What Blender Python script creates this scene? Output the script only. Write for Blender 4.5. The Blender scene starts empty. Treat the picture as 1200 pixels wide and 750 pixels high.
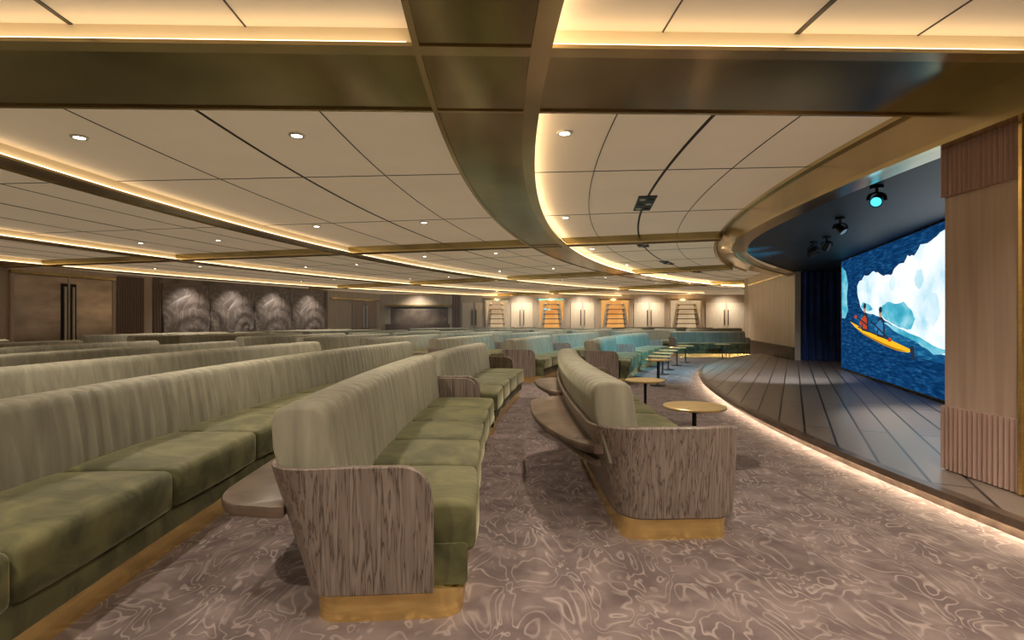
import bpy, bmesh, math, random
from mathutils import Vector, Matrix
random.seed(3)
rad=math.radians
C=[24.7,4.0]
def pol(R,a,z=0.0): return Vector((C[0]-R*math.cos(a),C[1]+R*math.sin(a),z))
col=bpy.context.scene.collection

# ---------------- materials ----------------
def newmat(name):
    m=bpy.data.materials.new(name); m.use_nodes=True
    nt=m.node_tree; b=nt.nodes['Principled BSDF']
    return m,nt,b
def simple(name,c,rough=.5,metal=0.0,emis=None,es=0.0,noise=0.0,nscale=8,sheen=0.0,stretch=(1,1,1),bump=0.0):
    m,nt,b=newmat(name)
    b.inputs['Base Color'].default_value=(*c,1); b.inputs['Roughness'].default_value=rough
    b.inputs['Metallic'].default_value=metal
    if sheen: 
        b.inputs['Sheen Weight'].default_value=sheen; b.inputs['Sheen Roughness'].default_value=.4
        b.inputs['Sheen Tint'].default_value=(.9,.9,.6,1)
    if emis: b.inputs['Emission Color'].default_value=(*emis,1); b.inputs['Emission Strength'].default_value=es
    if noise or bump:
        tc=nt.nodes.new('ShaderNodeTexCoord'); mp=nt.nodes.new('ShaderNodeMapping'); mp.inputs['Scale'].default_value=stretch
        n=nt.nodes.new('ShaderNodeTexNoise'); n.inputs['Scale'].default_value=nscale; n.inputs['Detail'].default_value=4
        nt.links.new(tc.outputs['Object'],mp.inputs[0]); nt.links.new(mp.outputs[0],n.inputs[0])
        if noise:
            r=nt.nodes.new('ShaderNodeValToRGB')
            r.color_ramp.elements[0].position=.3; r.color_ramp.elements[1].position=.7
            r.color_ramp.elements[0].color=(*[x*(1-noise) for x in c],1); r.color_ramp.elements[1].color=(*[min(1,x*(1+noise)) for x in c],1)
            nt.links.new(n.outputs[0],r.inputs[0]); nt.links.new(r.outputs[0],b.inputs['Base Color'])
        if bump:
            bp=nt.nodes.new('ShaderNodeBump'); bp.inputs['Strength'].default_value=bump; bp.inputs['Distance'].default_value=.02
            nt.links.new(n.outputs[0],bp.inputs['Height']); nt.links.new(bp.outputs[0],b.inputs['Normal'])
    return m
def emat(name,c,s):
    m=bpy.data.materials.new(name); m.use_nodes=True; nt=m.node_tree
    nt.nodes.clear(); e=nt.nodes.new('ShaderNodeEmission'); o=nt.nodes.new('ShaderNodeOutputMaterial')
    e.inputs[0].default_value=(*c,1); e.inputs[1].default_value=s; nt.links.new(e.outputs[0],o.inputs[0]); return m
def emat_noise(name,cols,s,scale,stretch,dist=0,detail=4):
    m=emat(name,(1,1,1),s); nt=m.node_tree; e=[n for n in nt.nodes if n.type=='EMISSION'][0]
    tc=nt.nodes.new('ShaderNodeTexCoord'); mp=nt.nodes.new('ShaderNodeMapping'); mp.inputs['Scale'].default_value=stretch
    n=nt.nodes.new('ShaderNodeTexNoise'); n.inputs['Scale'].default_value=scale; n.inputs['Detail'].default_value=detail; n.inputs['Distortion'].default_value=dist
    r=nt.nodes.new('ShaderNodeValToRGB'); cr=r.color_ramp
    while len(cr.elements)<len(cols): cr.elements.new(.5)
    for el,(p,c) in zip(cr.elements,cols): el.position=p; el.color=(*c,1)
    nt.links.new(tc.outputs['Object'],mp.inputs[0]); nt.links.new(mp.outputs[0],n.inputs[0]); nt.links.new(n.outputs[0],r.inputs[0]); nt.links.new(r.outputs[0],e.inputs[0])
    return m
def woodmat(name,base,dark,light,sx=14,sz=.7,rough=.42,lines=True,coat=0,dist=.5):
    m,nt,b=newmat(name)
    tc=nt.nodes.new('ShaderNodeTexCoord'); mp=nt.nodes.new('ShaderNodeMapping'); mp.inputs['Scale'].default_value=(sx,sx,sz)
    n=nt.nodes.new('ShaderNodeTexNoise'); n.inputs['Scale'].default_value=1.3; n.inputs['Detail'].default_value=3; n.inputs['Distortion'].default_value=dist
    r=nt.nodes.new('ShaderNodeValToRGB'); cr=r.color_ramp
    cs=[(.30,light),(.40,base),(.455,base),(.475,dark),(.50,base),(.56,light),(.60,base),(.615,dark),(.64,base),(.8,light)] if lines else [(.3,dark),(.5,base),(.75,light)]
    while len(cr.elements)<len(cs): cr.elements.new(.5)
    for el,(p,c) in zip(cr.elements,cs): el.position=p; el.color=(*c,1)
    nt.links.new(tc.outputs['Object'],mp.inputs[0]); nt.links.new(mp.outputs[0],n.inputs[0]); nt.links.new(n.outputs[0],r.inputs[0])
    nt.links.new(r.outputs[0],b.inputs['Base Color']); b.inputs['Roughness'].default_value=rough
    b.inputs['Coat Weight'].default_value=coat
    return m
M={}
M['zebra']=woodmat('zebra_wood',(.185,.145,.12),(.055,.040,.033),(.245,.20,.17),sx=24,sz=.5,coat=.15,dist=.12)
M['walnut']=woodmat('dark_wood',(.115,.080,.058),(.065,.044,.032),(.165,.118,.088),sx=5,sz=5,rough=.35,lines=False,coat=.12)
M['wallwood']=woodmat('wall_wood',(.46,.35,.285),(.38,.285,.23),(.54,.42,.35),sx=10,sz=.5,lines=False)
M['oak']=woodmat('oak_wood',(.60,.50,.39),(.52,.43,.33),(.68,.57,.45),sx=8,sz=.6,lines=False)
M['flute']=simple('fluted_wood',(.42,.29,.25),.5,noise=.12,nscale=3,stretch=(6,6,.5))
M['flutedark']=simple('fluted_dark_wood',(.26,.19,.16),.5,noise=.15,nscale=3,stretch=(6,6,.5))
M['brass']=simple('brushed_brass',(.92,.68,.28),.26,.9,noise=.12,nscale=5,stretch=(1,1,12))
M['bronze']=simple('polished_bronze',(.36,.30,.145),.17,.95,noise=.45,nscale=.55)  # broad colour noise paints in uneven highlights along with mild patina
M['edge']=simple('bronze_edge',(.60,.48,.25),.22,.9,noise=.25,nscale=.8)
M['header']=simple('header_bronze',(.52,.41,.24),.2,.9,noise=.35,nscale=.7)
M['ceil']=simple('ceiling_panel',(.67,.56,.42),.6,emis=(1,.76,.49),es=.165,noise=.06,nscale=.7)  # faint emission added to the panels as even fill light for the room
M['fascia']=simple('cove_fascia',(.8,.68,.48),.6)
M['seam']=simple('panel_seam',(.05,.04,.025),.6)
M['cove']=emat('cove_light_warm',(1,.76,.46),5)
M['cove_ring']=emat('cove_light_warm_bright',(1,.76,.46),12)
M['cove_far']=emat('cove_light_warm_soft',(1,.76,.46),4.5)
M['lamp']=emat('lamp_lens',(1,.9,.72),14)
M['strip']=emat('stage_light_strip',(1,.80,.56),42)
M['white']=simple('white_metal',(.8,.78,.72),.4)
M['black']=simple('black_metal',(.012,.013,.016),.4,.3)
M['navy']=simple('navy_paint',(.012,.028,.05),.6,noise=.2,nscale=2)
M['canopy']=simple('canopy_paint',(.020,.038,.055),.5,noise=.2,nscale=1)
M['curtain']=simple('blue_velvet_curtain',(.006,.030,.14),.8,sheen=.3,noise=.3,nscale=4)
M['stone']=simple('taupe_marble',(.30,.25,.22),.35,noise=.4,nscale=.8,stretch=(1.5,1.5,1.5))
M['marble']=simple('taupe_panel',(.28,.23,.20),.4,noise=.35,nscale=2)
def reliefmat():
    m,nt,b=newmat('carved_relief'); L=nt.links; N=nt.nodes.new
    tc=N('ShaderNodeTexCoord'); n=N('ShaderNodeTexNoise'); n.inputs['Scale'].default_value=1.0; n.inputs['Detail'].default_value=5; n.inputs['Distortion'].default_value=1.2; L.new(tc.outputs['Object'],n.inputs[0])
    r=N('ShaderNodeValToRGB'); cr=r.color_ramp
    cs=[(.3,(.17,.135,.115)),(.44,(.25,.205,.175)),(.47,(.42,.355,.31)),(.50,(.235,.19,.165)),(.62,(.30,.245,.21)),(.64,(.44,.37,.325)),(.67,(.27,.22,.19))]
    while len(cr.elements)<len(cs): cr.elements.new(.5)
    for el,(p,c) in zip(cr.elements,cs): el.position=p; el.color=(*c,1)
    L.new(n.outputs[0],r.inputs[0]); L.new(r.outputs[0],b.inputs['Base Color']); b.inputs['Roughness'].default_value=.45
    return m
M['leaf']=reliefmat()
M['darkglass']=simple('bronze_mirror_door',(.62,.52,.43),.2,.35,noise=.3,nscale=.9,stretch=(1,1,2.5))
M['bardark']=simple('bar_shadow_panel',(.17,.14,.12),.4,noise=.4,nscale=2)
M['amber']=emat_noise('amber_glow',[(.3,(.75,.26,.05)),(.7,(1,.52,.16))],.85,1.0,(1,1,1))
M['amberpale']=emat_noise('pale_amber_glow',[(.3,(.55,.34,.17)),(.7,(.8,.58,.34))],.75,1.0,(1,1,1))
M['drape']=simple('pale_drape',(.76,.66,.52),.7,noise=.12,nscale=4,stretch=(8,8,.4))
M['tabletop']=simple('brass_tabletop',(.80,.60,.28),.3,.65,noise=.15,nscale=6)

def velvet(name,c1,c2,scale,sheen,rough=.75,bump=.25,stretch=(1,1,1)):
    m,nt,b=newmat(name)
    tc=nt.nodes.new('ShaderNodeTexCoord'); mp=nt.nodes.new('ShaderNodeMapping'); mp.inputs['Scale'].default_value=stretch
    n=nt.nodes.new('ShaderNodeTexNoise'); n.inputs['Scale'].default_value=scale; n.inputs['Detail'].default_value=5; n.inputs['Distortion'].default_value=1.2
    r=nt.nodes.new('ShaderNodeValToRGB'); r.color_ramp.elements[0].position=.36; r.color_ramp.elements[1].position=.68
    r.color_ramp.elements[0].color=(*c1,1); r.color_ramp.elements[1].color=(*c2,1)
    L=nt.links; L.new(tc.outputs['Object'],mp.inputs[0]); L.new(mp.outputs[0],n.inputs[0]); L.new(n.outputs[0],r.inputs[0]); L.new(r.outputs[0],b.inputs['Base Color'])
    b.inputs['Roughness'].default_value=rough; b.inputs['Sheen Weight'].default_value=sheen
    b.inputs['Sheen Roughness'].default_value=.35; b.inputs['Sheen Tint'].default_value=(.9,.88,.6,1)
    bp=nt.nodes.new('ShaderNodeBump'); bp.inputs['Strength'].default_value=bump; bp.inputs['Distance'].default_value=.02
    L.new(n.outputs[0],bp.inputs['Height']); L.new(bp.outputs[0],b.inputs['Normal'])
    return m
M['seat']=velvet('olive_velvet_seat',(.048,.050,.018),(.140,.136,.055),4.5,.4)
M['back']=velvet('sage_velvet_back',(.21,.20,.148),(.305,.292,.218),2.2,.2,stretch=(5,5,.5),bump=.12)

def carpet():
    m,nt,b=newmat('swirl_carpet'); L=nt.links; N=nt.nodes.new
    tc=N('ShaderNodeTexCoord')
    n=N('ShaderNodeTexNoise'); n.inputs['Scale'].default_value=5.2; n.inputs['Detail'].default_value=2.0; n.inputs['Distortion'].default_value=.7; n.inputs['Roughness'].default_value=.55
    mpc=N('ShaderNodeMapping'); mpc.inputs['Rotation'].default_value=(0,0,.5); mpc.inputs['Scale'].default_value=(1.0,.55,1); L.new(tc.outputs['Object'],mpc.inputs[0]); L.new(mpc.outputs[0],n.inputs[0])
    mu=N('ShaderNodeMath'); mu.operation='MULTIPLY'; mu.inputs[1].default_value=9.0; L.new(n.outputs[0],mu.inputs[0])
    fr=N('ShaderNodeMath'); fr.operation='PINGPONG'; fr.inputs[1].default_value=.5; L.new(mu.outputs[0],fr.inputs[0])
    r=N('ShaderNodeValToRGB'); cr=r.color_ramp; cr.elements[0].position=.02; cr.elements[0].color=(1,1,1,1); cr.elements[1].position=.17; cr.elements[1].color=(0,0,0,1)
    L.new(fr.outputs[0],r.inputs[0])
    n2=N('ShaderNodeTexNoise'); n2.inputs['Scale'].default_value=5.5; n2.inputs['Detail'].default_value=5; L.new(tc.outputs['Object'],n2.inputs[0])
    r2=N('ShaderNodeValToRGB'); r2.color_ramp.elements[0].position=.38; r2.color_ramp.elements[1].position=.64
    r2.color_ramp.elements[0].color=(.105,.076,.073,1); r2.color_ramp.elements[1].color=(.18,.137,.128,1); L.new(n2.outputs[0],r2.inputs[0])
    n3=N('ShaderNodeTexNoise'); n3.inputs['Scale'].default_value=5; L.new(tc.outputs['Object'],n3.inputs[0])
    r3=N('ShaderNodeMapRange'); r3.inputs[1].default_value=.35; r3.inputs[2].default_value=.6; r3.inputs[3].default_value=.3; r3.inputs[4].default_value=.85; L.new(n3.outputs[0],r3.inputs[0])
    mm=N('ShaderNodeMath'); mm.operation='MULTIPLY'; L.new(r.outputs[0],mm.inputs[0]); L.new(r3.outputs[0],mm.inputs[1])
    mx=N('ShaderNodeMix'); mx.data_type='RGBA'; L.new(mm.outputs[0],mx.inputs[0]); L.new(r2.outputs[0],mx.inputs[6]); mx.inputs[7].default_value=(.31,.255,.235,1)
    L.new(mx.outputs[2],b.inputs['Base Color']); b.inputs['Roughness'].default_value=.95
    n4=N('ShaderNodeTexNoise'); n4.inputs['Scale'].default_value=180; L.new(tc.outputs['Object'],n4.inputs[0])
    bp=N('ShaderNodeBump'); bp.inputs['Strength'].default_value=.3; bp.inputs['Distance'].default_value=.01; L.new(n4.outputs[0],bp.inputs['Height']); L.new(bp.outputs[0],b.inputs['Normal'])
    return m
M['carpet']=carpet()
def stagemat():
    m,nt,b=newmat('stage_planks'); L=nt.links; N=nt.nodes.new
    tc=N('ShaderNodeTexCoord'); mp=N('ShaderNodeMapping'); mp.inputs['Rotation'].default_value=(0,0,rad(-62)); L.new(tc.outputs['Object'],mp.inputs[0])
    br=N('ShaderNodeTexBrick'); br.inputs['Scale'].default_value=1; br.inputs['Brick Width'].default_value=3.6; br.inputs['Row Height'].default_value=.24
    br.inputs['Mortar Size'].default_value=.011; br.inputs['Color1'].default_value=(.20,.165,.14,1); br.inputs['Color2'].default_value=(.27,.225,.19,1); br.inputs['Mortar'].default_value=(.02,.017,.015,1)
    L.new(mp.outputs[0],br.inputs[0]); L.new(br.outputs[0],b.inputs['Base Color']); b.inputs['Roughness'].default_value=.36
    b.inputs['Coat Weight'].default_value=.2; b.inputs['Coat Roughness'].default_value=.2
    return m
M['stage']=stagemat()

# ---------------- mesh helpers ----------------
def mk(name,verts,faces,mat,parent=None,origin=None,smooth=True,mats=None,fm=None,sharp=40):
    o=Vector(origin) if origin is not None else (parent.location.copy() if parent else Vector((0,0,0)))
    me=bpy.data.meshes.new(name); me.from_pydata([tuple(Vector(v)-o) for v in verts],[],faces)
    for mm in (mats or [mat]): me.materials.append(mm)
    if fm:
        for p,i in zip(me.polygons,fm): p.material_index=i
    bm=bmesh.new(); bm.from_mesh(me); bmesh.ops.recalc_face_normals(bm,faces=bm.faces); bm.to_mesh(me); bm.free()
    if smooth:
        for p in me.polygons: p.use_smooth=True
        me.set_sharp_from_angle(angle=rad(sharp))
    ob=bpy.data.objects.new(name,me); col.objects.link(ob)
    if parent: ob.parent=parent
    else: ob.location=o
    return ob
def empty(name,loc,label,cat,group=None):
    e=bpy.data.objects.new(name,None); e.empty_display_size=.1; e.location=loc; col.objects.link(e)
    tag(e,label,cat,group); return e
def tag(o,label,cat,group=None):
    o["label"]=label; o["category"]=cat
    if group: o["group"]=group
def struct(o): o["kind"]="structure"; return o
def sweepgeo(profile,a0,a1,step,Rref=25,ends=0.0,mod=None,nend=4):
    L=(a1-a0)*Rref
    n=max(1,int(round((L-2*ends)/step)))
    st=[]
    if ends>0:
        for i in range(nend):
            t=i/nend; st.append((a0+ends*(1-math.cos(t*math.pi/2))/Rref, .55+.45*math.sin(t*math.pi/2) if i else .5))
    for i in range(n+1): st.append((a0+(ends+(L-2*ends)*i/n)/Rref,1))
    if ends>0:
        for i in range(nend-1,-1,-1):
            t=i/nend; st.append((a1-ends*(1-math.cos(t*math.pi/2))/Rref, .55+.45*math.sin(t*math.pi/2) if i else .5))
    rc=(min(p[0] for p in profile)+max(p[0] for p in profile))/2; zc=(min(p[1] for p in profile)+max(p[1] for p in profile))/2
    V=[];F=[];k=len(profile)
    hw=(max(p[0] for p in profile)-min(p[0] for p in profile))/2; hh=(max(p[1] for p in profile)-min(p[1] for p in profile))/2
    for a,sc in st:
        ins=ends*(1-sc)*1.1
        for (r,z) in profile:
            rr=rc+(r-rc)*max(.05,(hw-ins)/hw); zz=zc+(z-zc)*max(.05,(hh-ins)/hh)
            if mod: rr,zz=mod(a,rr,zz)
            V.append(pol(rr,a,zz))
    m=len(st)
    for i in range(m-1):
        for j in range(k):
            j2=(j+1)%k; F.append((i*k+j,i*k+j2,(i+1)*k+j2,(i+1)*k+j))
    F.append(tuple(range(k))); F.append(tuple((m-1)*k+j for j in range(k)))
    return V,F
def rrect(r0,r1,z0,z1,rd,n=3):
    pts=[]
    for (cx,cz,s) in ((r1-rd,z0+rd,-90),(r1-rd,z1-rd,0),(r0+rd,z1-rd,90),(r0+rd,z0+rd,180)):
        for i in range(n+1):
            t=rad(s+90*i/n); pts.append((cx+rd*math.cos(t),cz+rd*math.sin(t)))
    return pts
def sweep(name,profile,a0,a1,step,mat,parent=None,origin=None,**k):
    sm=k.pop('smooth',True); sh=k.pop('sharp',40)
    V,F=sweepgeo(profile,a0,a1,step,**k)
    if parent is None and origin is None: origin=sum(V,Vector())/len(V)
    return mk(name,V,F,mat,parent,origin,sm,sharp=sh)
def rect(r0,r1,z0,z1): return [(r0,z0),(r1,z0),(r1,z1),(r0,z1)]
def boxgeo(p0,p1,z0,z1,w0,w1):
    d=(Vector(p1)-Vector(p0)); d=Vector((d.x,d.y)).normalized(); n=Vector((-d.y,d.x))
    P=[]
    for z in (z0,z1):
        for p,w in ((p0,w0),(p1,w0),(p1,w1),(p0,w1)): P.append(Vector((p[0]+n.x*w,p[1]+n.y*w,z)))
    return P,[(0,1,2,3),(4,5,6,7),(0,1,5,4),(1,2,6,5),(2,3,7,6),(3,0,4,7)]
def pbox(name,p0,p1,z0,z1,w0,w1,mat,parent=None,origin=None):
    V,F=boxgeo(p0,p1,z0,z1,w0,w1)
    if parent is None and origin is None: origin=sum(V,Vector())/8; origin.z=z0
    return mk(name,V,F,mat,parent,origin,False)
def lathe(name,prof,loc,mat,parent=None,n=40,axis=None):
    V=[];F=[];k=len(prof)
    for i in range(n):
        t=2*math.pi*i/n
        for r,z in prof:
            v=Vector((r*math.cos(t),r*math.sin(t),z))
            if axis is not None: v=axis@v
            V.append(v+Vector(loc))
    for i in range(n):
        i2=(i+1)%n
        for j in range(k-1): F.append((i*k+j,i*k+j+1,i2*k+j+1,i2*k+j))
    return mk(name,V,F,mat,parent,None if parent else loc,True,sharp=35)

# ---------------- sofas ----------------
def shell(name,Rf,A0,R,length,rb,rfront,z0,ztop,lean,th,rc,mat,parent,wrap,endlean=.03,round_front=True,bev=.012):
    """thin upholstery shell: runs along the back, turns a rounded corner, crosses the near end and optionally wraps the front"""
    P=[]
    n=max(2,int(length/.1))
    for i in range(n): 
        d=length-(length-rc)*i/n; P.append((rb,d,1,0,lean,ztop))
    for i in range(9):
        t=math.pi/2*i/8; P.append((rb-rc+rc*math.cos(t),rc-rc*math.sin(t),math.cos(t),-math.sin(t),lean*math.cos(t)**2+endlean*math.sin(t)**2,ztop))
    if wrap:
        for i in range(1,7): P.append((rb-rc-(rb-rfront-2*rc)*i/7,0,0,-1,endlean,ztop))
        for i in range(9):
            t=math.pi/2*i/8; P.append((rfront+rc-rc*math.sin(t),rc-rc*math.cos(t),-math.sin(t),-math.cos(t),endlean*.6,ztop-.05*(i/8)**2))
        for i in range(1,8):
            t=i/7; P.append((rfront,rc+.28*t,-1,0,.015,ztop-.05-(ztop-.35)*t**1.6 if z0>.05 else ztop))
    else:
        w=rb-rc-rfront; rr=.13
        for i in range(1,6): P.append((rb-rc-(w-rr)*i/5,0,0,-1,endlean,ztop))
        if round_front:
            for i in range(1,8):
                t=math.pi/2*i/7; P.append((rfront+rr-rr*math.sin(t)*.96,0,0,-1,endlean,ztop-rr*(1-math.cos(t))))
            P.append((rfront,0,0,-1,endlean,ztop-rr-.05))
        else: P.append((rfront,0,0,-1,endlean,ztop))
    V=[];F=[]
    for (r,d,nr,nd,ln,zt) in P:
        f=(zt-z0)/(ztop-z0)
        def q(off,z): return pol(r+nr*off,A0+(d+nd*off)/R,z)
        V+=[q(0,z0),q(ln*f,zt),q(ln*f-th,zt),q(-th,z0)]
    for i in range(len(P)-1):
        for j in range(4): F.append((i*4+j,i*4+(j+1)%4,(i+1)*4+(j+1)%4,(i+1)*4+j))
    F.append((0,1,2,3)); m=4*(len(P)-1); F.append((m,m+1,m+2,m+3))
    o=mk(name,V,F,mat,parent,None,True,sharp=50)
    if bev:
        b=o.modifiers.new('bev','BEVEL'); b.width=bev; b.segments=2; b.limit_method='ANGLE'; b.angle_limit=rad(50)
    return o
def sofa(Rf,a0,a1,cw,detail,label,group,ledges=(),name='banquette_sofa',po=.17,taper=.45,lz=.46,bh=0.0,tiers=False):
    A0,A1=rad(a0),rad(a1); am=(A0+A1)/2
    e=empty(name,pol(Rf+.4,am,0),label,'sofa',group)
    R=Rf+.4; pt=.05/R
    wrap=po<.1
    sf=Rf+.05 if wrap else Rf
    st={2:.022,1:.05,0:.35}[detail]; hs={2:.12,1:.2,0:.5}[detail]
    L=(A1-A0)*R
    cs=.06/R if not wrap else .05/R
    if detail==2:
        shell('plinth',Rf,A0+.03/R,R,L-.06,Rf+.665,Rf+.05,0,.125,.0,.05,.10,M['brass'],e,True,endlean=0,bev=0)
        sweep('plinth_front',rect(Rf+.07,Rf+.64,0,.12),A0+.12/R,A1-.04/R,hs,M['brass'],e,Rref=R)
    else:
        sweep('plinth',rect(Rf+.07,Rf+.65,0,.13),A0+.04/R,A1-.04/R,hs,M['brass'],e,Rref=R)
    sweep('seat_base',rrect(sf+.03,Rf+.62,.125,.30,.02,2),A0+cs,A1-pt,hs,M['seat'],e,Rref=R)
    n=max(1,int(round((A1-A0)*R/cw))); da=(A1-A0-cs-pt)/n
    if detail>=1:
        for i in range(n):
            c0=A0+cs+i*da; c1=c0+da
            def crown(a,r,z,c0=c0,c1=c1):
                u=max(0,min(1,(a-c0)/(c1-c0)))
                if z>.36:
                    z+=.028*math.sin(u*math.pi)**.5*math.sin(max(0,min(1,(r-sf)/.6))*math.pi)**.5
                if r<sf+.1: r-= .020*math.sin(u*math.pi)**.7
                return r,z
            pf=rrect(sf,Rf+.60,.255,.462,.034,3)
            w_=Rf+.6-sf
            extra=[(Rf+.60-.05-(w_-.1)*t,.462) for t in (.15,.3,.5,.7,.85)]
            pf=pf[:8]+extra+pf[8:]
            sweep('seat_cushion',pf,c0+.009/R,c1-.009/R,.07 if detail==2 else .16,M['seat'],e,Rref=R,ends=.034,mod=crown,sharp=70)
    else:
        sweep('seat_cushion',rrect(Rf,Rf+.60,.29,.46,.05,2),A0+pt,A1-pt,.4,M['seat'],e,Rref=R,sharp=60)
    prof=[(Rf+.56,.40),(Rf+.56,.50),(Rf+.575,.62),(Rf+.595,.73+bh),(Rf+.608,.80+bh),(Rf+.62,.835+bh),(Rf+.645,.855+bh),(Rf+.69,.862+bh),(Rf+.75,.862+bh),(Rf+.80,.855+bh),(Rf+.83,.835+bh),(Rf+.845,.80+bh),(Rf+.838,.72),(Rf+.80,.60),(Rf+.75,.42)]
    chw=.125
    def ch(a,r,z):
        if detail==0: return r,z
        u=(a-A0)*R/chw; 
        g=abs(math.sin(u*math.pi+.25*math.sin(u*1.7)))
        crease=math.exp(-(g/.26)**2)
        amt=.015*crease
        if r<Rf+.68: r+=amt
        if z>.75: z-=amt*.6
        return r,z
    sweep('backrest',prof,A0+(pt*.2 if detail<2 else .04/R),A1-pt*.2,st,M['back'],e,Rref=R,ends=.04,mod=ch,sharp=80)
    if detail==2:
        shell('wood_shell',Rf,A0,R,L-.03,Rf+.69,Rf+(po if not wrap else -0.01),.12,.655,.165,.035,.11 if not wrap else .17,M['zebra'],e,wrap,endlean=.03 if not wrap else .05)
        ends_=(A1-.04/R,)
    else:
        sweep('back_shell',[(Rf+.655,.12),(Rf+.69,.12),(Rf+.855,.64),(Rf+.82,.64)],A0+.03/R,A1-.03/R,hs,M['zebra'],e,Rref=R)
        ends_=(A0-.01/R,A1-.04/R)
    q=.17
    pn=[(Rf+q,.12),(Rf+.69,.12),(Rf+.70,.15),(Rf+.855,.645),(Rf+.845,.655),(Rf+q+.13,.655),(Rf+q+.085,.65),(Rf+q+.045,.625),(Rf+q+.02,.59),(Rf+q+.012,.54)]
    for s0 in ends_:
        sweep('end_panel',pn,s0,s0+.05/R,.06,M['zebra'],e,Rref=R,sharp=30)
    for (l0,l1) in ledges:
        B0,B1=rad(l0),rad(l1)
        def lm(a,r,z):
            t=(a-B0)*R/taper; t2=(B1-a)*R/.35; f=min(1,max(0,min(t,t2))); f=math.sin(f*math.pi/2)**(.65 if taper>.4 else .35) if f>0 else 0
            r0=Rf+.78; return r0+(r-r0)*(.15+.85*f),z
        sweep('drink_ledge',rrect(Rf+.78,Rf+1.13,lz,lz+.045,.016,2),B0,B1,.04,M['walnut'],e,Rref=R,mod=lm)
        if tiers:
            sweep('lower_ledge',rrect(Rf+.755,Rf+.98,lz-.10,lz-.06,.014,2),B0+.1/R,B1-.1/R,.05,M['zebra'],e,Rref=R,mod=lambda a,r,z: (Rf+.755+(r-Rf-.755)*math.sin(math.pi/2*max(0,min(1,(a-B0)*R/taper,(B1-a)*R/.35)))**.7,z))
    return e
RP=1.63
sofa(23.42,-2.45,6.3,.72,2,'curved sage velvet sofa with grey-brown wood shell beside brass tables','front row sofas',ledges=[(-2.35,2.4),(2.9,6.2)],po=0.02,taper=1.3,lz=.49,bh=.035,tiers=True)
sofa(24.92,-4.15,3.2,.72,2,'curved olive velvet sofa with streaked wood end panel on brass plinth','second row sofas',ledges=[(-4.1,2.9)],taper=.3,lz=.44,bh=.035)
sofa(24.92,3.7,10.5,.72,2,'curved olive velvet sofa with small wood end panel, mid aisle','second row sofas',bh=.02)
sofa(26.50,-9,12,.98,2,'long curved olive velvet banquette with deep seat cushions','third row sofas',ledges=[])
rows=[24.92+RP*i for i in range(2,9)]
for i,r in enumerate(rows):
    sofa(r,-6 if i==0 else -4,11.5-.2*i,.98,1 if i<3 else 0,'long curved sage channel-back banquette in rear rows','rear banquettes')
for i in range(9):
    r=23.29+RP*i
    for (p,q) in ((15,22),(22.6,31)):
        sofa(r,p,q,.8,1 if i<3 else 0,'curved sage banquette lit teal near the stage' if i<2 else 'curved sage green banquette across the aisle','banquettes across the aisle')
    if 0<i<8:
        sofa(r,34,46,.9,0,'curved green banquette near the far wall','banquettes near the far wall')
    if 0<i<5: sofa(r,48.5,58,.9,0,'curved green banquette near the far wall','banquettes near the far wall')
C[0],C[1]=6.6,2.0
sofa(15.6,86.0,95.0,.75,1,'teal-lit straight sofa at the end of the stage','sofas by the stage end')
C[0],C[1]=24.7,4.0

# ---------------- tables ----------------
def table(x,y,h=.49,r=.265,label='round brass-topped cocktail table with slim pedestal beside sofa'):
    e=empty('cocktail_table',(x,y,0),label,'table','cocktail tables')
    lathe('table_base',[(.001,0),(.15,0),(.15,.012),(.13,.02),(.03,.03),(.022,.06),(.001,.06)],(x,y,0),M['black'],e)
    lathe('pedestal',[(.001,.02),(.019,.02),(.019,h-.03),(.05,h-.022),(.001,h-.022)],(x,y,0),M['black'],e)
    lathe('tabletop',[(.001,h-.022),(r-.01,h-.022),(r,h-.015),(r,h-.004),(r-.004,h),(.001,h)],(x,y,0),M['tabletop'],e,n=56)
table(1.62,4.70,.49,.27); table(1.70,6.75,.49,.25)
for a in (15.5,18,21,24,27.5,30.5):
    p=pol(22.75,rad(a)); table(p.x,p.y,.5,.24,'round cocktail table with teal-lit top in front of sofa')
table(6.6,16.6,.5,.24,'round cocktail table with teal-lit top in front of sofa')

# ---------------- ceiling ----------------
ZC=2.88; ZB=2.75
def quadplane(name,pts,z,mat):
    return mk(name,[Vector((x,y,z)) for x,y in pts],[tuple(range(len(pts)))],mat,None,(0,0,z),False)
struct(quadplane('floor',[(-18,-6),(20,-6),(20,36),(-18,36)],0,M['carpet']))
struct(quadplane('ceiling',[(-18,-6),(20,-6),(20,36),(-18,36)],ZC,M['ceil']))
tn=[0]
def trim(o): 
    tn[0]+=1; o.name='trim_%d'%tn[0]; return struct(o)
def sm(t): t=max(0,min(1,t)); return t*t*(3-2*t)
def Rst(a): return 21.95-.6*sm((math.degrees(a)-22)/18)
def Rh(a): return 21.5-1.55*sm((math.degrees(a)-9)/27)
def amax(R): return min(rad(62),math.asin(min(1,29.3/R)))
def amin(R): return math.asin(-8.8/R)
rings=[(24.6,25.25),(29.42,29.75),(34.3,34.6),(38.9,39.2)]
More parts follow.
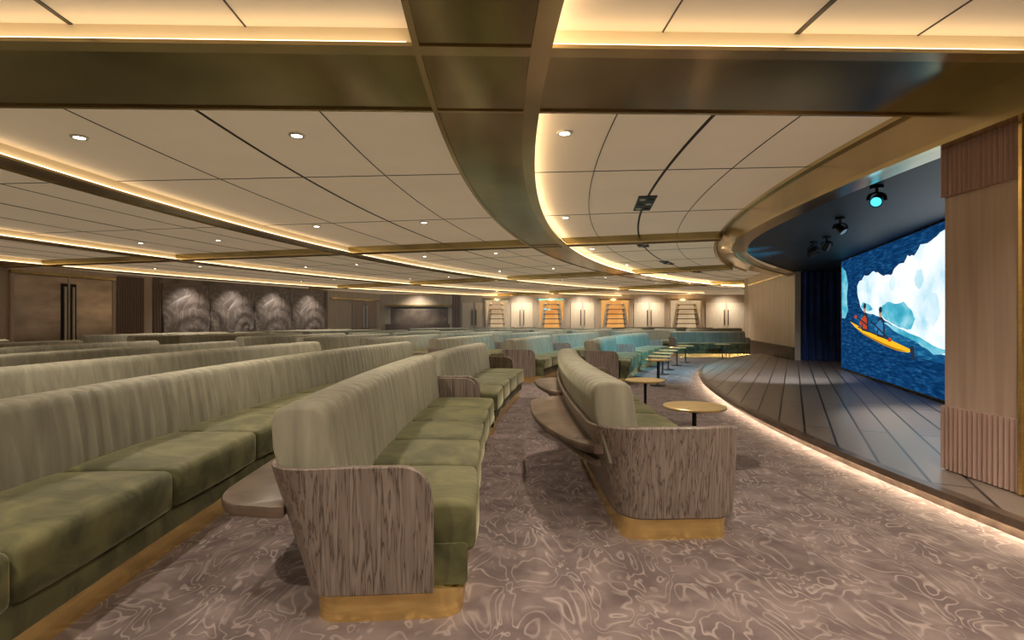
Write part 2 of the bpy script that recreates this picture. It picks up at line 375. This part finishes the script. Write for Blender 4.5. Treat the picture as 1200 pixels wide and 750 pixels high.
for i,(r0,r1) in enumerate(rings):
    w=.085 if i==0 else .05
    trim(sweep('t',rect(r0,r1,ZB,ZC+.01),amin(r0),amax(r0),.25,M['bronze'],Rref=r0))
    trim(sweep('t',rect(r0-w-.01,r0+.02,ZB-.012,ZB+.012),amin(r0),amax(r0),.25,M['edge'],Rref=r0))
    trim(sweep('t',rect(r1-.02,r1+.015,ZB-.012,ZB+.03),amin(r0),amax(r0),.25,M['edge'],Rref=r0))
    trim(sweep('t',rect(r0-.008,r0+.01,ZB+.01,ZC),amin(r0),amax(r0),.25,M['fascia'],Rref=r0))
    o=sweep('cove_light_strip',rect(r0-w,r0-w+.035,ZB+.013,ZB+.023),amin(r0),amax(r0),.25,M['cove_ring'] if i==0 else M['cove_far'],Rref=r0); tag(o,'warm glowing cove light strip along curved bronze ceiling beam','light','cove lights')
for r,w in ((22.4,.008),(23.1,.03),(23.87,.008),(26.2,.008),(27.15,.025),(28.15,.008),(30.9,.008),(32.0,.02),(33.1,.008),(35.8,.008),(36.8,.02),(37.8,.008)):
    trim(sweep('t',rect(r-w/2,r+w/2,ZC-.006,ZC+.005),amin(r),amax(r),.3,M['seam'],Rref=r))
def radial(name,a,R0,R1,z0,z1,w0,w1,mat):
    A=rad(a); p0=pol(R0,A); p1=pol(R1,A); return pbox(name,(p0.x,p0.y),(p1.x,p1.y),z0,z1,w0,w1,mat)
def Rlim(a):
    return min(41.0,29.5/math.sin(rad(a))) if a>20 else 41.0
spokes=[(-1.42,.41),(15.7,.15),(32.5,.15),(49,.15)]
for a,hw in spokes:
    R1=Rlim(a)
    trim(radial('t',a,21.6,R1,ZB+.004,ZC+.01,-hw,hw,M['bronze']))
    trim(radial('t',a,21.6,R1,ZB-.010,ZB+.03,-hw-.015,-hw+.015,M['edge']))
    lw=.085 if a<0 else .02
    trim(radial('t',a,21.6,R1,ZB-.010,ZB+.012,hw-.015,hw+lw,M['edge']))
    if a<0: trim(radial('t',a,21.6,R1,ZB+.01,ZC,hw-.01,hw+.008,M['fascia']))
    segs=[(21.7,24.5),(25.3,29.2),(29.95,34.1)] if a<0 else []
    for (q0,q1) in segs:
        if q1<R1:
            o=radial('cove_light_strip',a,q0,q1,ZB+.013,ZB+.023,hw+.03,hw+.07,M['cove']); tag(o,'straight warm cove light strip beside bronze ceiling beam','light','cove lights')
for a in (-12.5,-7,4.3,10,21.3,26.9,38,43.5):
    trim(radial('t',a,21.6,Rlim(a),ZC-.006,ZC+.005,-.004,.004,M['seam']))
def downlight(x,y,power=0):
    e=empty('downlight',(x,y,ZC-.02),'small round recessed ceiling downlight with white rim','light','ceiling downlights')
    lathe('trim_ring',[(.045,.006),(.05,.003),(.068,.003),(.072,.02)],(x,y,ZC-.02),M['white'],e,n=20)
    lathe('lens',[(.001,.008),(.046,.008),(.046,.019),(.001,.019)],(x,y,ZC-.02),M['lamp'],e,n=20)
    if power:
        l=bpy.data.lights.new('downlight_lamp','SPOT'); l.energy=power; l.spot_size=rad(125); l.spot_blend=.7; l.color=(1,.85,.68); l.shadow_soft_size=.045
        lo=bpy.data.objects.new('lamp',l); lo.location=(0,0,-.05); lo.parent=e; col.objects.link(lo)
for R,off in ((24.25,0),(26.6,0),(28.55,0),(31.4,2),(33.3,2),(36.2,0),(38.1,0)):
    for k in range(7):
        a=rad(-7.6+9*k+off)
        if a>amax(R)-.03: continue
        p=pol(R,a); downlight(p.x,p.y,(180 if R!=36.2 else 300) if R in(24.25,26.6,28.55,31.4,36.2) else 0)
p=pol(22.7,rad(-7.6)); downlight(p.x,p.y,200)  # added downlight out of view, brightens the near proscenium wall
p=pol(22.6,rad(-4.9)); downlight(p.x,p.y,110)  # second added lamp, kept out of view, for the same wall
# recessed black multi-lamp fixtures on the seam
for a in (8.4,18.5,28.5,36.5):
    A=rad(a); p=pol(23.1,A)
    e=empty('recessed_spotlight_box',(p.x,p.y,ZC-.1),'black recessed ceiling fixture holding six small lamps','light','black ceiling fixtures')
    q0=pol(22.98,A); q1=pol(23.22,A)
    pbox('housing',(q0.x,q0.y),(q1.x,q1.y),ZC-.016,ZC-.001,-.45,.45,M['black'],e)
    for i in range(2):
        for j in range(3):
            q=pol(23.045+.11*i,A); d=Vector((math.sin(A),math.cos(A),0))*(-.29+.29*j)
            lathe('lamp_lens',[(.001,-.006),(.04,-.006),(.045,.006),(.001,.006)],(q.x+d.x,q.y+d.y,ZC-.018),M['white'] if (i+j)%2 else M['navy'],e,n=16)

# ---------------- stage ----------------
def arcpoly(Rfun,a0,a1,n,extra): 
    return [(pol(Rfun(rad(a0+(a1-a0)*i/n)),rad(a0+(a1-a0)*i/n)).xy[:]) for i in range(n+1)]+extra
P=arcpoly(Rst,-23.5,39.6,80,[(7.68,14.45),(10.4,14.4),(10.4,-4.6)])
n=len(P); V=[Vector((x,y,.11)) for x,y in P]+[Vector((x,y,.15)) for x,y in P]
F=[tuple(range(n)),tuple(range(n,2*n))]+[(i,(i+1)%n,(i+1)%n+n,i+n) for i in range(n)]
o=mk('stage_platform',V,F,M['stage'],None,(6,8,0),False); 
tag(o,'low curved stage of grey-brown polished wood planks','stage')
def rm(a,r,z): return Rst(a)+(r-22.0),z
sweep('riser',rect(21.82,21.87,0,.11),rad(-23),rad(39),.3,M['walnut'],o,Rref=22,mod=rm)
sweep('light_strip',rect(21.88,21.91,.098,.108),rad(-23),rad(39),.3,M['strip'],o,Rref=22,mod=rm)
sweep('nosing',rect(21.93,22.01,.105,.153),rad(-23),rad(39),.2,M['walnut'],o,Rref=22,mod=rm)
def rh(a,r,z): return (Rh(a)+r-21.5 if z<2.6 else r),z
struct(sweep('trim_90',[(21.40,2.50),(21.62,2.50),(21.62,ZC),(21.40,ZC)],rad(-24),rad(38),.2,M['header'],Rref=21.5,mod=rh))
struct(sweep('trim_91',rect(21.60,21.66,2.49,2.53),rad(-24),rad(38),.2,M['edge'],Rref=21.5,mod=rh))
struct(sweep('trim_92',rect(21.60,21.66,ZC-.05,ZC-.01),rad(-24),rad(38),.2,M['edge'],Rref=21.5,mod=rh))
P=arcpoly(lambda a:Rh(a)-.05,-24,36,60,[(12,16),(14,-4)])
struct(quadplane('ceiling_canopy',P,2.58,M['canopy']))
# near proscenium wall
def flt(amp,w):
    def f(a,r,z):
        return (r+amp*abs(math.sin(a*21.5/w*math.pi)) if r>21.45 else r),z
    return f
ae=-.24
struct(sweep('wall_proscenium',rect(21.15,21.50,.152,2.57),rad(-23.3),rad(ae),.3,M['wallwood'],Rref=21.5))
struct(sweep('trim_93',rect(21.4,21.505,.16,.62),rad(-1.85),rad(ae),.0065,M['flute'],Rref=21.5,mod=flt(.03,.038)))
struct(sweep('trim_94',rect(21.4,21.505,2.15,2.55),rad(-1.85),rad(ae),.0065,M['flute'],Rref=21.5,mod=flt(.03,.038)))
struct(sweep('trim_95',rect(21.4,21.55,.16,2.55),rad(-1.91),rad(-1.85),.05,M['brass'],Rref=21.5))
struct(sweep('trim_96',rect(21.4,21.505,.16,2.55),rad(-6),rad(-1.91),.0065,M['flute'],Rref=21.5,mod=flt(.03,.038)))

# far proscenium wall + walls
G=(7.75,14.5); Fp=(9.15,20.5)
inside=Vector((0,12))
def wallseg(name,p0,p1,mat,z0=0,z1=ZC,th=.2):
    d=(Vector(p1)-Vector(p0)).normalized(); n=Vector((-d.y,d.x)); mid=(Vector(p0)+Vector(p1))/2
    s=1 if n.dot(inside-mid)>0 else -1
    return struct(pbox(name,p0,p1,z0,z1,0,-s*th,mat))
def onwall(name,p0,p1,s0,s1,z0,z1,d0,d1,mat,parent=None):
    a=Vector(p0);b=Vector(p1);d=(b-a).normalized(); n=Vector((-d.y,d.x)); s=1 if n.dot(inside-(a+b)/2)>0 else -1
    q0=a+d*s0;q1=a+d*s1
    return pbox(name,q0[:],q1[:],z0,z1,s*d0,s*d1,mat,parent)
wallseg('wall_stage_far',G,Fp,M['oak'])
struct(onwall('baseboard_stage',G,Fp,0,6.1,0,.5,.0,.03,M['walnut']))
struct(onwall('trim_98',G,Fp,0,6.1,2.55,2.6,.0,.04,M['edge']))
wallseg('wall_stage_return',Fp,(20,24),M['oak'])
A_=(-15.6,-5.5);B_=(-14.5,15.0);C_=(-13.6,20.0);D_=(-10.1,29.0);E_=(-8.3,33.4);H_=(20,34.2)
wallseg('wall_left',A_,B_,M['oak']); wallseg('wall_entrance',B_,C_,M['oak']); wallseg('wall_art',C_,D_,M['marble']); wallseg('wall_corner',D_,E_,M['oak']); wallseg('wall_far',E_,H_,M['oak'])
wallseg('wall_back',(-16,-5.2),(14,-5.2),M['wallwood'])
wallseg('wall_stage_back',(10.5,-5),(10.5,14.5),M['navy'],z1=2.57)
wallseg('wall_stage_side',(8.0,14.55),(10.6,14.7),M['navy'],z0=.0,z1=2.57)
# entrance doors
struct(onwall('door_1',B_,C_,.3,1.86,.02,2.6,.0,.05,M['darkglass'])); struct(onwall('door_2',B_,C_,1.92,3.4,.02,2.6,.0,.05,M['darkglass']))
for s0 in (1.72,1.98):
    o=onwall('door_handle',B_,C_,s0,s0+.05,.6,2.3,.07,.12,M['white']); tag(o,'tall pale vertical pull handle on bronze entrance door','door handle','entrance handles')
trim(onwall('t',B_,C_,1.64,1.84,.5,2.4,.05,.07,M['black'])); trim(onwall('t',B_,C_,1.94,2.12,.5,2.4,.05,.07,M['black']))
for k,(q0,q1) in enumerate(((.2,.3),(1.86,1.92),(3.4,3.5))): trim(onwall('t',B_,C_,q0,q1,0,2.65,0,.07,M['oak']))
trim(onwall('t',B_,C_,.2,3.5,2.62,2.7,0,.09,M['edge']))
def onwall_flute(p0,p1,s0,s1,z0,z1,mat,w=.09,amp=.04):
    a=Vector(p0);b=Vector(p1);d=(b-a).normalized(); nn=Vector((-d.y,d.x)); s=1 if nn.dot(inside-(a+b)/2)>0 else -1
    k=int((s1-s0)/w)*4; V=[];F=[]
    for i in range(k+1):
        t=s0+(s1-s0)*i/k; off=.02+amp*abs(math.sin(math.pi*i/4))
        q=a+d*t+nn*s*off; V+= [Vector((q.x,q.y,z0)),Vector((q.x,q.y,z1))]
    F=[(2*i,2*i+2,2*i+3,2*i+1) for i in range(k)]
    return trim(mk('t',V,F,mat,None,V[0],True))
onwall_flute(B_,C_,3.6,4.7,0,2.8,M['flutedark'])
# art panels: layered soft mountain / shell reliefs
cuts=[.35,2.35,4.6,6.9,9.35]
def relief(p0,p1,s0,s1,parent):
    a=Vector(p0);b=Vector(p1);d=(b-a).normalized(); nn=Vector((-d.y,d.x)); s=1 if nn.dot(inside-(a+b)/2)>0 else -1
    V=[];F=[];nx,nz=90,70
    def h(x,z):
        v=0
        for (cx,cz,rx,rz,f) in ((1.9,.3,1.9,2.0,22),(4.3,.9,1.2,1.4,18),(6.2,.2,1.7,2.1,22),(8.7,.5,1.5,1.7,20)):
            dx=(x-cx)/rx; dz=(z-cz)/rz; q=1-math.sqrt(dx*dx+dz*dz)
            if q>0:
                ang=math.atan2(dz,dx)
                v=max(v,.06*min(1,q*6)+.025*math.sin(q*f+ang*3.0)*min(1,q*4)+.02)
        return v
    for j in range(nz+1):
        z=.68+(2.66-.68)*j/nz
        for i in range(nx+1):
            x=s0+(s1-s0)*i/nx; q=a+d*x+nn*s*(.052+h(x,z)); V.append(Vector((q.x,q.y,z)))
    for j in range(nz):
        for i in range(nx): k=j*(nx+1)+i; F.append((k,k+1,k+nx+2,k+nx+1))
    return mk('relief_carving',V,F,M['leaf'],parent,None,True,sharp=80)
for i in range(4):
    s0,s1=cuts[i]+.01,cuts[i+1]-.01
    a=Vector(C_);d=(Vector(D_)-a).normalized(); q=a+d*((s0+s1)/2)
    e=empty('relief_art_panel',(q.x,q.y,.6),'large taupe wall panel carved with soft mountain-like relief','wall art','carved wall panels')
    onwall('panel',C_,D_,s0,s1,.65,2.68,.0,.05,M['stone'],e)
    relief(C_,D_,s0+.01,s1-.01,e)
    n_=Vector((d.y,-d.x)); 
    if n_.dot(inside-q)<0: n_=-n_
    l=bpy.data.lights.new('wall_washer','SPOT'); l.energy=75; l.spot_size=rad(90); l.spot_blend=1; l.color=(1,.9,.8); l.shadow_soft_size=.05
    lo=bpy.data.objects.new('wall_washer',l); pz=q+n_*1.0; lo.location=(pz.x,pz.y,2.8); lo.rotation_euler=(Vector((q.x,q.y,1.3))-lo.location).to_track_quat('-Z','Y').to_euler(); col.objects.link(lo)
onwall_flute(C_,D_,.02,.32,0,2.8,M['flutedark']); trim(onwall('t',C_,D_,9.36,9.5,.0,2.75,0,.09,M['flutedark']))
struct(onwall('door_3',D_,E_,2.0,3.1,.0,2.4,0,.05,M['wallwood'])); struct(onwall('door_4',D_,E_,3.16,4.3,.0,2.4,0,.05,M['wallwood']))
for s0 in (2.95,3.25):
    o=onwall('door_handle',D_,E_,s0,s0+.06,.8,2.1,.07,.12,M['white']); tag(o,'slim vertical pale door pull on oak door','door handle','oak door handles')
trim(onwall('t',D_,E_,.2,4.5,2.42,2.5,0,.1,M['edge']))
def fs(u):  # distance along the far wall for a bearing given in photo columns
    k=(u-600)/620
    a=Vector(E_);d=(Vector(H_)-a).normalized(); return (k*a.y-a.x)/(d.x-k*d.y)
struct(onwall('window_1',E_,H_,fs(458),fs(525),1.0,2.05,0,.04,M['bardark']))
trim(onwall('t',E_,H_,fs(452),fs(530),2.1,2.2,0,.25,M['edge']))
bc=onwall('service_counter',E_,H_,fs(455),fs(528),0,1.0,.3,.9,M['flutedark']); tag(bc,'long wooden service counter at the far wall','counter')
onwall_flute(E_,H_,fs(530),fs(540),0,2.8,M['flutedark'],w=.15)
dn=5
for (u0,u1) in ((541,555),(556,568),(598,611),(612,625),(668,682),(683,697),(742,760),(761,779),(826,850),(851,876)):
    struct(onwall('door_%d'%dn,E_,H_,fs(u0)+.04,fs(u1)-.04,0,2.35,0,.06,M['drape'])); dn+=1
for u in (555.5,611.5,682.5,760.5,850.5):
    for dx in (-.12,.12):
        o=onwall('door_handle',E_,H_,fs(u)+dx-.03,fs(u)+dx+.03,.9,1.9,.08,.12,M['walnut']); tag(o,'slim vertical dark pull on pale double door','door handle','far wall door handles')
def farpt(u,off):
    a=Vector(E_);d=(Vector(H_)-a).normalized(); nn=Vector((-d.y,d.x))
    if nn.dot(inside-a)<0: nn=-nn
    return a+d*fs(u)+nn*off
for u in (490,556,612,682,760,850):  # added fill spots without fixtures, brighten the dim far wall and doors
    q=farpt(u,1.3); t=farpt(u,0)
    l=bpy.data.lights.new('far_wall_fill','SPOT'); l.energy=170; l.spot_size=rad(110); l.spot_blend=1; l.color=(1,.86,.68); l.shadow_soft_size=.05
    lo=bpy.data.objects.new('far_wall_fill',l); lo.location=(q.x,q.y,2.8); lo.rotation_euler=(Vector((t.x,t.y,1.2))-lo.location).to_track_quat('-Z','Y').to_euler(); col.objects.link(lo)
for i,(u0,u1) in enumerate(((568,596),(630,662),(702,738),(783,822))):
    s0,s1=fs(u0),fs(u1); w=s1-s0
    struct(onwall('window_%d'%(i+2),E_,H_,s0+.1,s1-.1,.3,2.5,.01,.04,M['amber'] if i in (1,2) else M['amberpale']))
    trim(onwall('t',E_,H_,s0,s0+.1,0,2.6,0,.2,M['oak'])); trim(onwall('t',E_,H_,s1-.1,s1,0,2.6,0,.2,M['oak'])); trim(onwall('t',E_,H_,s0,s1,2.5,2.6,0,.2,M['edge']))
    a=Vector(E_);d=(Vector(H_)-a).normalized(); nn=Vector((-d.y,d.x)); 
    if nn.dot(inside-a)<0: nn=-nn
    c=a+d*((s0+s1)/2)+nn*.3
    e=empty('display_ladder',(c.x,c.y,0),'tapered shelf display with pale draped sides glowing amber','display stand','alcove ladders')
    def rail(sg):
        V=[]
        for z,x,ww in ((0,w*.42,.16),(2.35,w*.24,.09)):
            for dx,dy in ((-ww,-.04),(ww,-.04),(ww,.04),(-ww,.04)):
                q=c+d*(sg*x+dx)+nn*dy; V.append(Vector((q.x,q.y,z)))
        mk('side_drape',V,[(0,1,2,3),(4,5,6,7),(0,1,5,4),(1,2,6,5),(2,3,7,6),(3,0,4,7)],M['drape'],e,None,False)
    rail(-1);rail(1)
    for k in range(6):
        z=.7+.3*k; x=w*(.42-.18*z/2.35)
        q0=c-d*x;q1=c+d*x; pbox('shelf',q0[:],q1[:],z,z+.05,-.12,.12,M['walnut'] if i%2 else M['flutedark'],e)
    l=bpy.data.lights.new('alcove_lamp','POINT'); l.energy=18; l.color=(1,.66,.32); l.shadow_soft_size=.1
    lo=bpy.data.objects.new('alcove_lamp',l); q=c+nn*.5; lo.location=(q.x,q.y,2.5); col.objects.link(lo)

# curtain
def curtain(p0,p1,z0,z1):
    a=Vector(p0);b=Vector(p1);d=(b-a);L=d.length;d.normalize();nn=Vector((-d.y,d.x));k=160;V=[];F=[]
    for i in range(k+1):
        t=i/k; off=.05*math.sin(t*L/.16*2*math.pi)+.015*math.sin(t*37)
        q=a+d*L*t+nn*off
        V+=[Vector((q.x,q.y,z0)),Vector((q.x+nn.x*off*-.3,q.y,z1))]
    F=[(2*i,2*i+2,2*i+3,2*i+1) for i in range(k)]
    o=mk('stage_curtain',V,F,M['curtain'],None,(V[0].x,V[0].y,z0),True,sharp=180); tag(o,'deep blue velvet stage curtain hanging in folds','curtain')
curtain((7.82,14.33),(9.3,13.9),.156,2.56)

# ---------------- screen ----------------
S0=Vector((7.35,11.8)); SD=Vector((-.323,-.946)); SN=Vector((-.946,.323))
SM=[emat_noise('sea_picture',[(.30,(.002,.022,.075)),(.5,(.004,.04,.13)),(.64,(.010,.075,.20)),(.82,(.04,.17,.34))],1.0,4.0,(1,1,7),.1,6),
    emat_noise('ice_picture',[(.25,(.30,.68,.82)),(.40,(.70,.87,.94)),(.55,(.93,.97,.99))],1.0,1.3,(1,1,1.3),.15,5),
    emat_noise('turquoise_ice_picture',[(.3,(.02,.28,.42)),(.5,(.08,.46,.60)),(.75,(.42,.78,.88))],1.0,1.6,(1,1,2),.1,5),
    emat('kayak_yellow_picture',(.95,.52,.02),1.0), emat('jacket_dark_picture',(.02,.03,.05),1.0), emat('jacket_red_picture',(.55,.06,.02),1.0),
    emat('skin_picture',(.55,.33,.22),.9), emat('kayak_shade_picture',(.45,.2,.01),1.0), emat('jacket_blue_picture',(.04,.20,.42),1.0), M['black'],
    emat_noise('shallow_sea_picture',[(.35,(.005,.06,.17)),(.55,(.010,.11,.26)),(.75,(.05,.28,.45))],1.0,4,(1,1,6),.1,6),
    emat_noise('ice_shade_picture',[(.3,(.42,.72,.84)),(.55,(.62,.83,.91)),(.7,(.8,.92,.96))],1.0,1.5,(1,1,1.2),.1,5)]
SV=[];SF=[];SI=[]
def spoly(pts,mi,layer):
    b=len(SV)
    for s_,z in pts:
        q=S0+SD*s_+SN*(.002*layer); SV.append(Vector((q.x,q.y,z)))
    SF.append(tuple(range(b,b+len(pts)))); SI.append(mi)
def spoly_ell(s_,z,rs,rz,mi,layer,n=14): spoly([(s_+rs*math.cos(2*math.pi*i/n),z+rz*math.sin(2*math.pi*i/n)) for i in range(n)],mi,layer)
def jagp(pts,sub=4,amt=.03,seed=2):
    r=random.Random(seed); out=[];n=len(pts)
    for i in range(n):
        (x,z),(x2,z2)=pts[i],pts[(i+1)%n]
        for k in range(sub):
            t=k/sub; out.append((x+(x2-x)*t+r.uniform(-amt,amt),z+(z2-z)*t+r.uniform(-amt,amt)))
    return out
SE=6.9
spoly([(-.05,.165),(SE,.165),(SE,2.57),(-.05,2.57)],9,0)
spoly([(0,.19),(SE-.04,.19),(SE-.04,2.55),(0,2.55)],0,2)
spoly(jagp([(0.05,1.3),(.3,1.28),(.55,1.45),(.45,1.75),(.55,2.0),(.35,2.3),(.05,2.42)],4,.015),2,3)
spoly(jagp([(1.0,1.28),(1.8,1.0),(3.2,.8),(5,.66),(6.6,.6),(6.6,1.2),(3,1.5)],4,.02),10,3)
ice=[(1.2,1.92),(1.35,2.02),(1.55,2.04),(1.7,2.12),(1.95,2.08),(2.15,2.15),(2.45,2.10),(2.7,2.02),(2.95,2.02),(3.15,1.99),(3.3,2.10),(3.5,2.16),(3.7,2.14),(3.85,2.24),(4.1,2.22),(4.35,2.34),(4.7,2.34),(5,2.42),(5.6,2.46),(6.7,2.3),(6.75,.75),(5.6,.74),(5,.80),(4.5,.90),(4.2,.98),(3.7,1.07),(3.2,1.15),(2.7,1.28),(2.2,1.36),(1.7,1.40),(1.45,1.5),(1.35,1.62),(1.25,1.75)]
spoly(jagp(ice,3,.012),1,4)
spoly(jagp([(2.5,1.36),(2.65,1.48),(2.95,1.56),(3.3,1.52),(3.7,1.53),(4.0,1.42),(4.15,1.26),(4.0,1.10),(3.5,1.13),(3.0,1.22)],3,.012),2,5)
spoly(jagp([(1.45,1.50),(1.6,1.60),(1.95,1.55),(2.2,1.45),(1.9,1.41)],3,.01),2,5)
for (x,z,w_,h_) in ((3.2,1.86,.3,.25),(4.3,1.85,.35,.3),(4.75,1.4,.5,.5),(1.9,1.85,.2,.2)):
    spoly(jagp([(x-w_/2,z),(x-w_*.2,z+h_/2),(x+w_*.3,z+h_*.4),(x+w_/2,z-h_*.1),(x+w_*.1,z-h_/2),(x-w_*.4,z-h_*.3)],3,.012,int(x*10)),11,5)
spoly(jagp([(3.0,1.19),(3.5,1.12),(4.1,1.03),(4.8,.90),(5.4,.84),(4.8,.78),(4.2,.92),(3.5,1.02),(2.8,1.2)],3,.012),2,6)
hull=[(.72,1.22),(1.1,1.165),(1.6,1.09),(2.2,1.02),(2.8,.955),(3.3,.895),(3.8,.83),(4.1,.79),(3.9,.75),(3.4,.755),(2.8,.81),(2.2,.89),(1.6,.98),(1.1,1.10)]
spoly(hull,3,7)
spoly([(1.1,1.11),(1.6,1.005),(2.2,.925),(2.8,.85),(3.4,.79),(3.9,.765),(3.4,.755),(2.8,.81),(2.2,.89),(1.6,.98)],7,8)
spoly([(1.3,1.125),(2.0,1.05),(3.1,.92),(3.1,.90),(2.0,1.02),(1.3,1.1)],4,8)
spoly([(3.95,.84),(4.12,.86),(4.16,.66),(4.05,.66)],4,8)
for bx,bz,mc in ((1.75,1.07,5),(2.65,.98,8)):
    spoly([(bx-.19,bz-.02),(bx+.22,bz-.05),(bx+.22,bz+.12),(bx+.16,bz+.28),(bx+.05,bz+.33),(bx-.08,bz+.32),(bx-.17,bz+.22)],4,9)
    spoly([(bx-.12,bz+.02),(bx+.14,bz),(bx+.13,bz+.2),(bx+.02,bz+.27),(bx-.1,bz+.25)],mc,10)
    spoly([(bx-.05,bz+.26),(bx+.03,bz+.24),(bx-.2,bz+.06),(bx-.32,bz+.1),(bx-.3,bz+.15)],mc,11)
    spoly_ell(bx,bz+.40,.075,.085,6,10); spoly_ell(bx+.01,bz+.45,.09,.055,4,11)
spoly([(1.2,1.30),(1.22,1.33),(2.0,1.155),(1.98,1.125)],4,12); spoly([(2.1,1.22),(2.12,1.25),(3.1,.945),(3.08,.915)],4,12)
spoly_ell(1.18,1.315,.1,.035,5,12); spoly_ell(3.12,.92,.1,.035,5,12)
o=mk('projection_screen',SV,SF,None,None,(S0.x,S0.y,.17),False,mats=SM,fm=SI)
tag(o,'large screen showing two kayakers in yellow kayak by iceberg','screen')

# stage spotlights
def stagelight(x,y,z,tx,ty,tz,colr,en,glow,sz=75,k_=.66):
    e=empty('stage_spotlight',(x,y,z),'black moving-head stage spotlight hanging from dark canopy','light','stage spotlights')
    d=(Vector((tx,ty,tz))-Vector((x,y,z))).normalized(); q=d.to_track_quat('Z','Y').to_matrix()
    h=2.58-z
    lathe('mount',[(.001,h-.03),(.06,h-.03),(.06,h),(.001,h)],(x,y,z),M['black'],e,n=20)
    V=[];F=[];pts=[]
    for i in range(13):
        t=math.pi*i/12; pts.append((-.14*k_*math.cos(t),(.12*k_*math.sin(t)**.6) if 0<i<12 else 0))
    for i,(px,pz) in enumerate(pts):
        for dy in (-.018,.018):
            for k in (0,.015): V.append(Vector((x+px*(1-k/.1),y+dy,z+pz-k*(1 if 0<i<12 else 0))))
    for i in range(12):
        b=i*4
        for (p,r_) in ((0,1),(1,3),(3,2),(2,0)): F.append((b+p,b+r_,b+4+r_,b+4+p))
    mk('yoke',V,F,M['black'],e)
    lathe('stem',[(.001,.07),(.015,.07),(.015,h),(.001,h)],(x,y,z),M['black'],e,n=12)
    S=lambda pr:[(r if r<=.001 else r*k_,zz*k_) for r,zz in pr]
    lathe('housing',S([(.001,-.12),(.05,-.11),(.065,-.08),(.07,.0),(.08,.09),(.085,.11),(.075,.11),(.07,.09),(.001,.09)]),(x,y,z),M['black'],e,n=24,axis=q)
    lathe('lens',S([(.001,.091),(.069,.091),(.06,.10),(.001,.106)]),(x,y,z),glow,e,n=24,axis=q)
    l=bpy.data.lights.new('stage_lamp','SPOT'); l.energy=en; l.spot_size=rad(sz); l.spot_blend=.7; l.color=colr; l.shadow_soft_size=.06
    lo=bpy.data.objects.new('lamp',l); lo.location=d*.15; lo.rotation_euler=d.to_track_quat('-Z','Y').to_euler(); lo.parent=e; col.objects.link(lo)
cy=emat('cyan_lens',(.05,.45,.65),2.5); dk=emat('dim_lens',(.15,.25,.35),.8)
stagelight(3.62,5.25,2.44,2.0,3.4,1.2,(.25,.75,1),8,cy)
stagelight(4.25,6.85,2.43,5.2,5,.2,(1,.93,.85),260,dk,90)
stagelight(5.0,8.4,2.43,5,11,.2,(.9,.92,1),360,dk,80)
stagelight(5.35,9.4,2.43,3.7,16.5,.4,(.08,.5,.75),1200,dk,62)
stagelight(5.1,8.95,2.43,2.2,14,.5,(.08,.5,.72),1100,dk,70)

# world, camera
w=bpy.data.worlds.new('world'); bpy.context.scene.world=w; w.use_nodes=True; w.node_tree.nodes['Background'].inputs[0].default_value=(.5,.45,.4,1); w.node_tree.nodes['Background'].inputs[1].default_value=.3
cam=bpy.data.cameras.new('camera'); cam.sensor_width=36; cam.lens=18.6; cam.clip_start=.02
co=bpy.data.objects.new('camera',cam); co.location=(0,0,1.25); co.rotation_euler=(rad(90),0,0); col.objects.link(co); bpy.context.scene.camera=co
bpy.context.scene.view_settings.view_transform='Standard'
bpy.context.scene.view_settings.exposure=.1
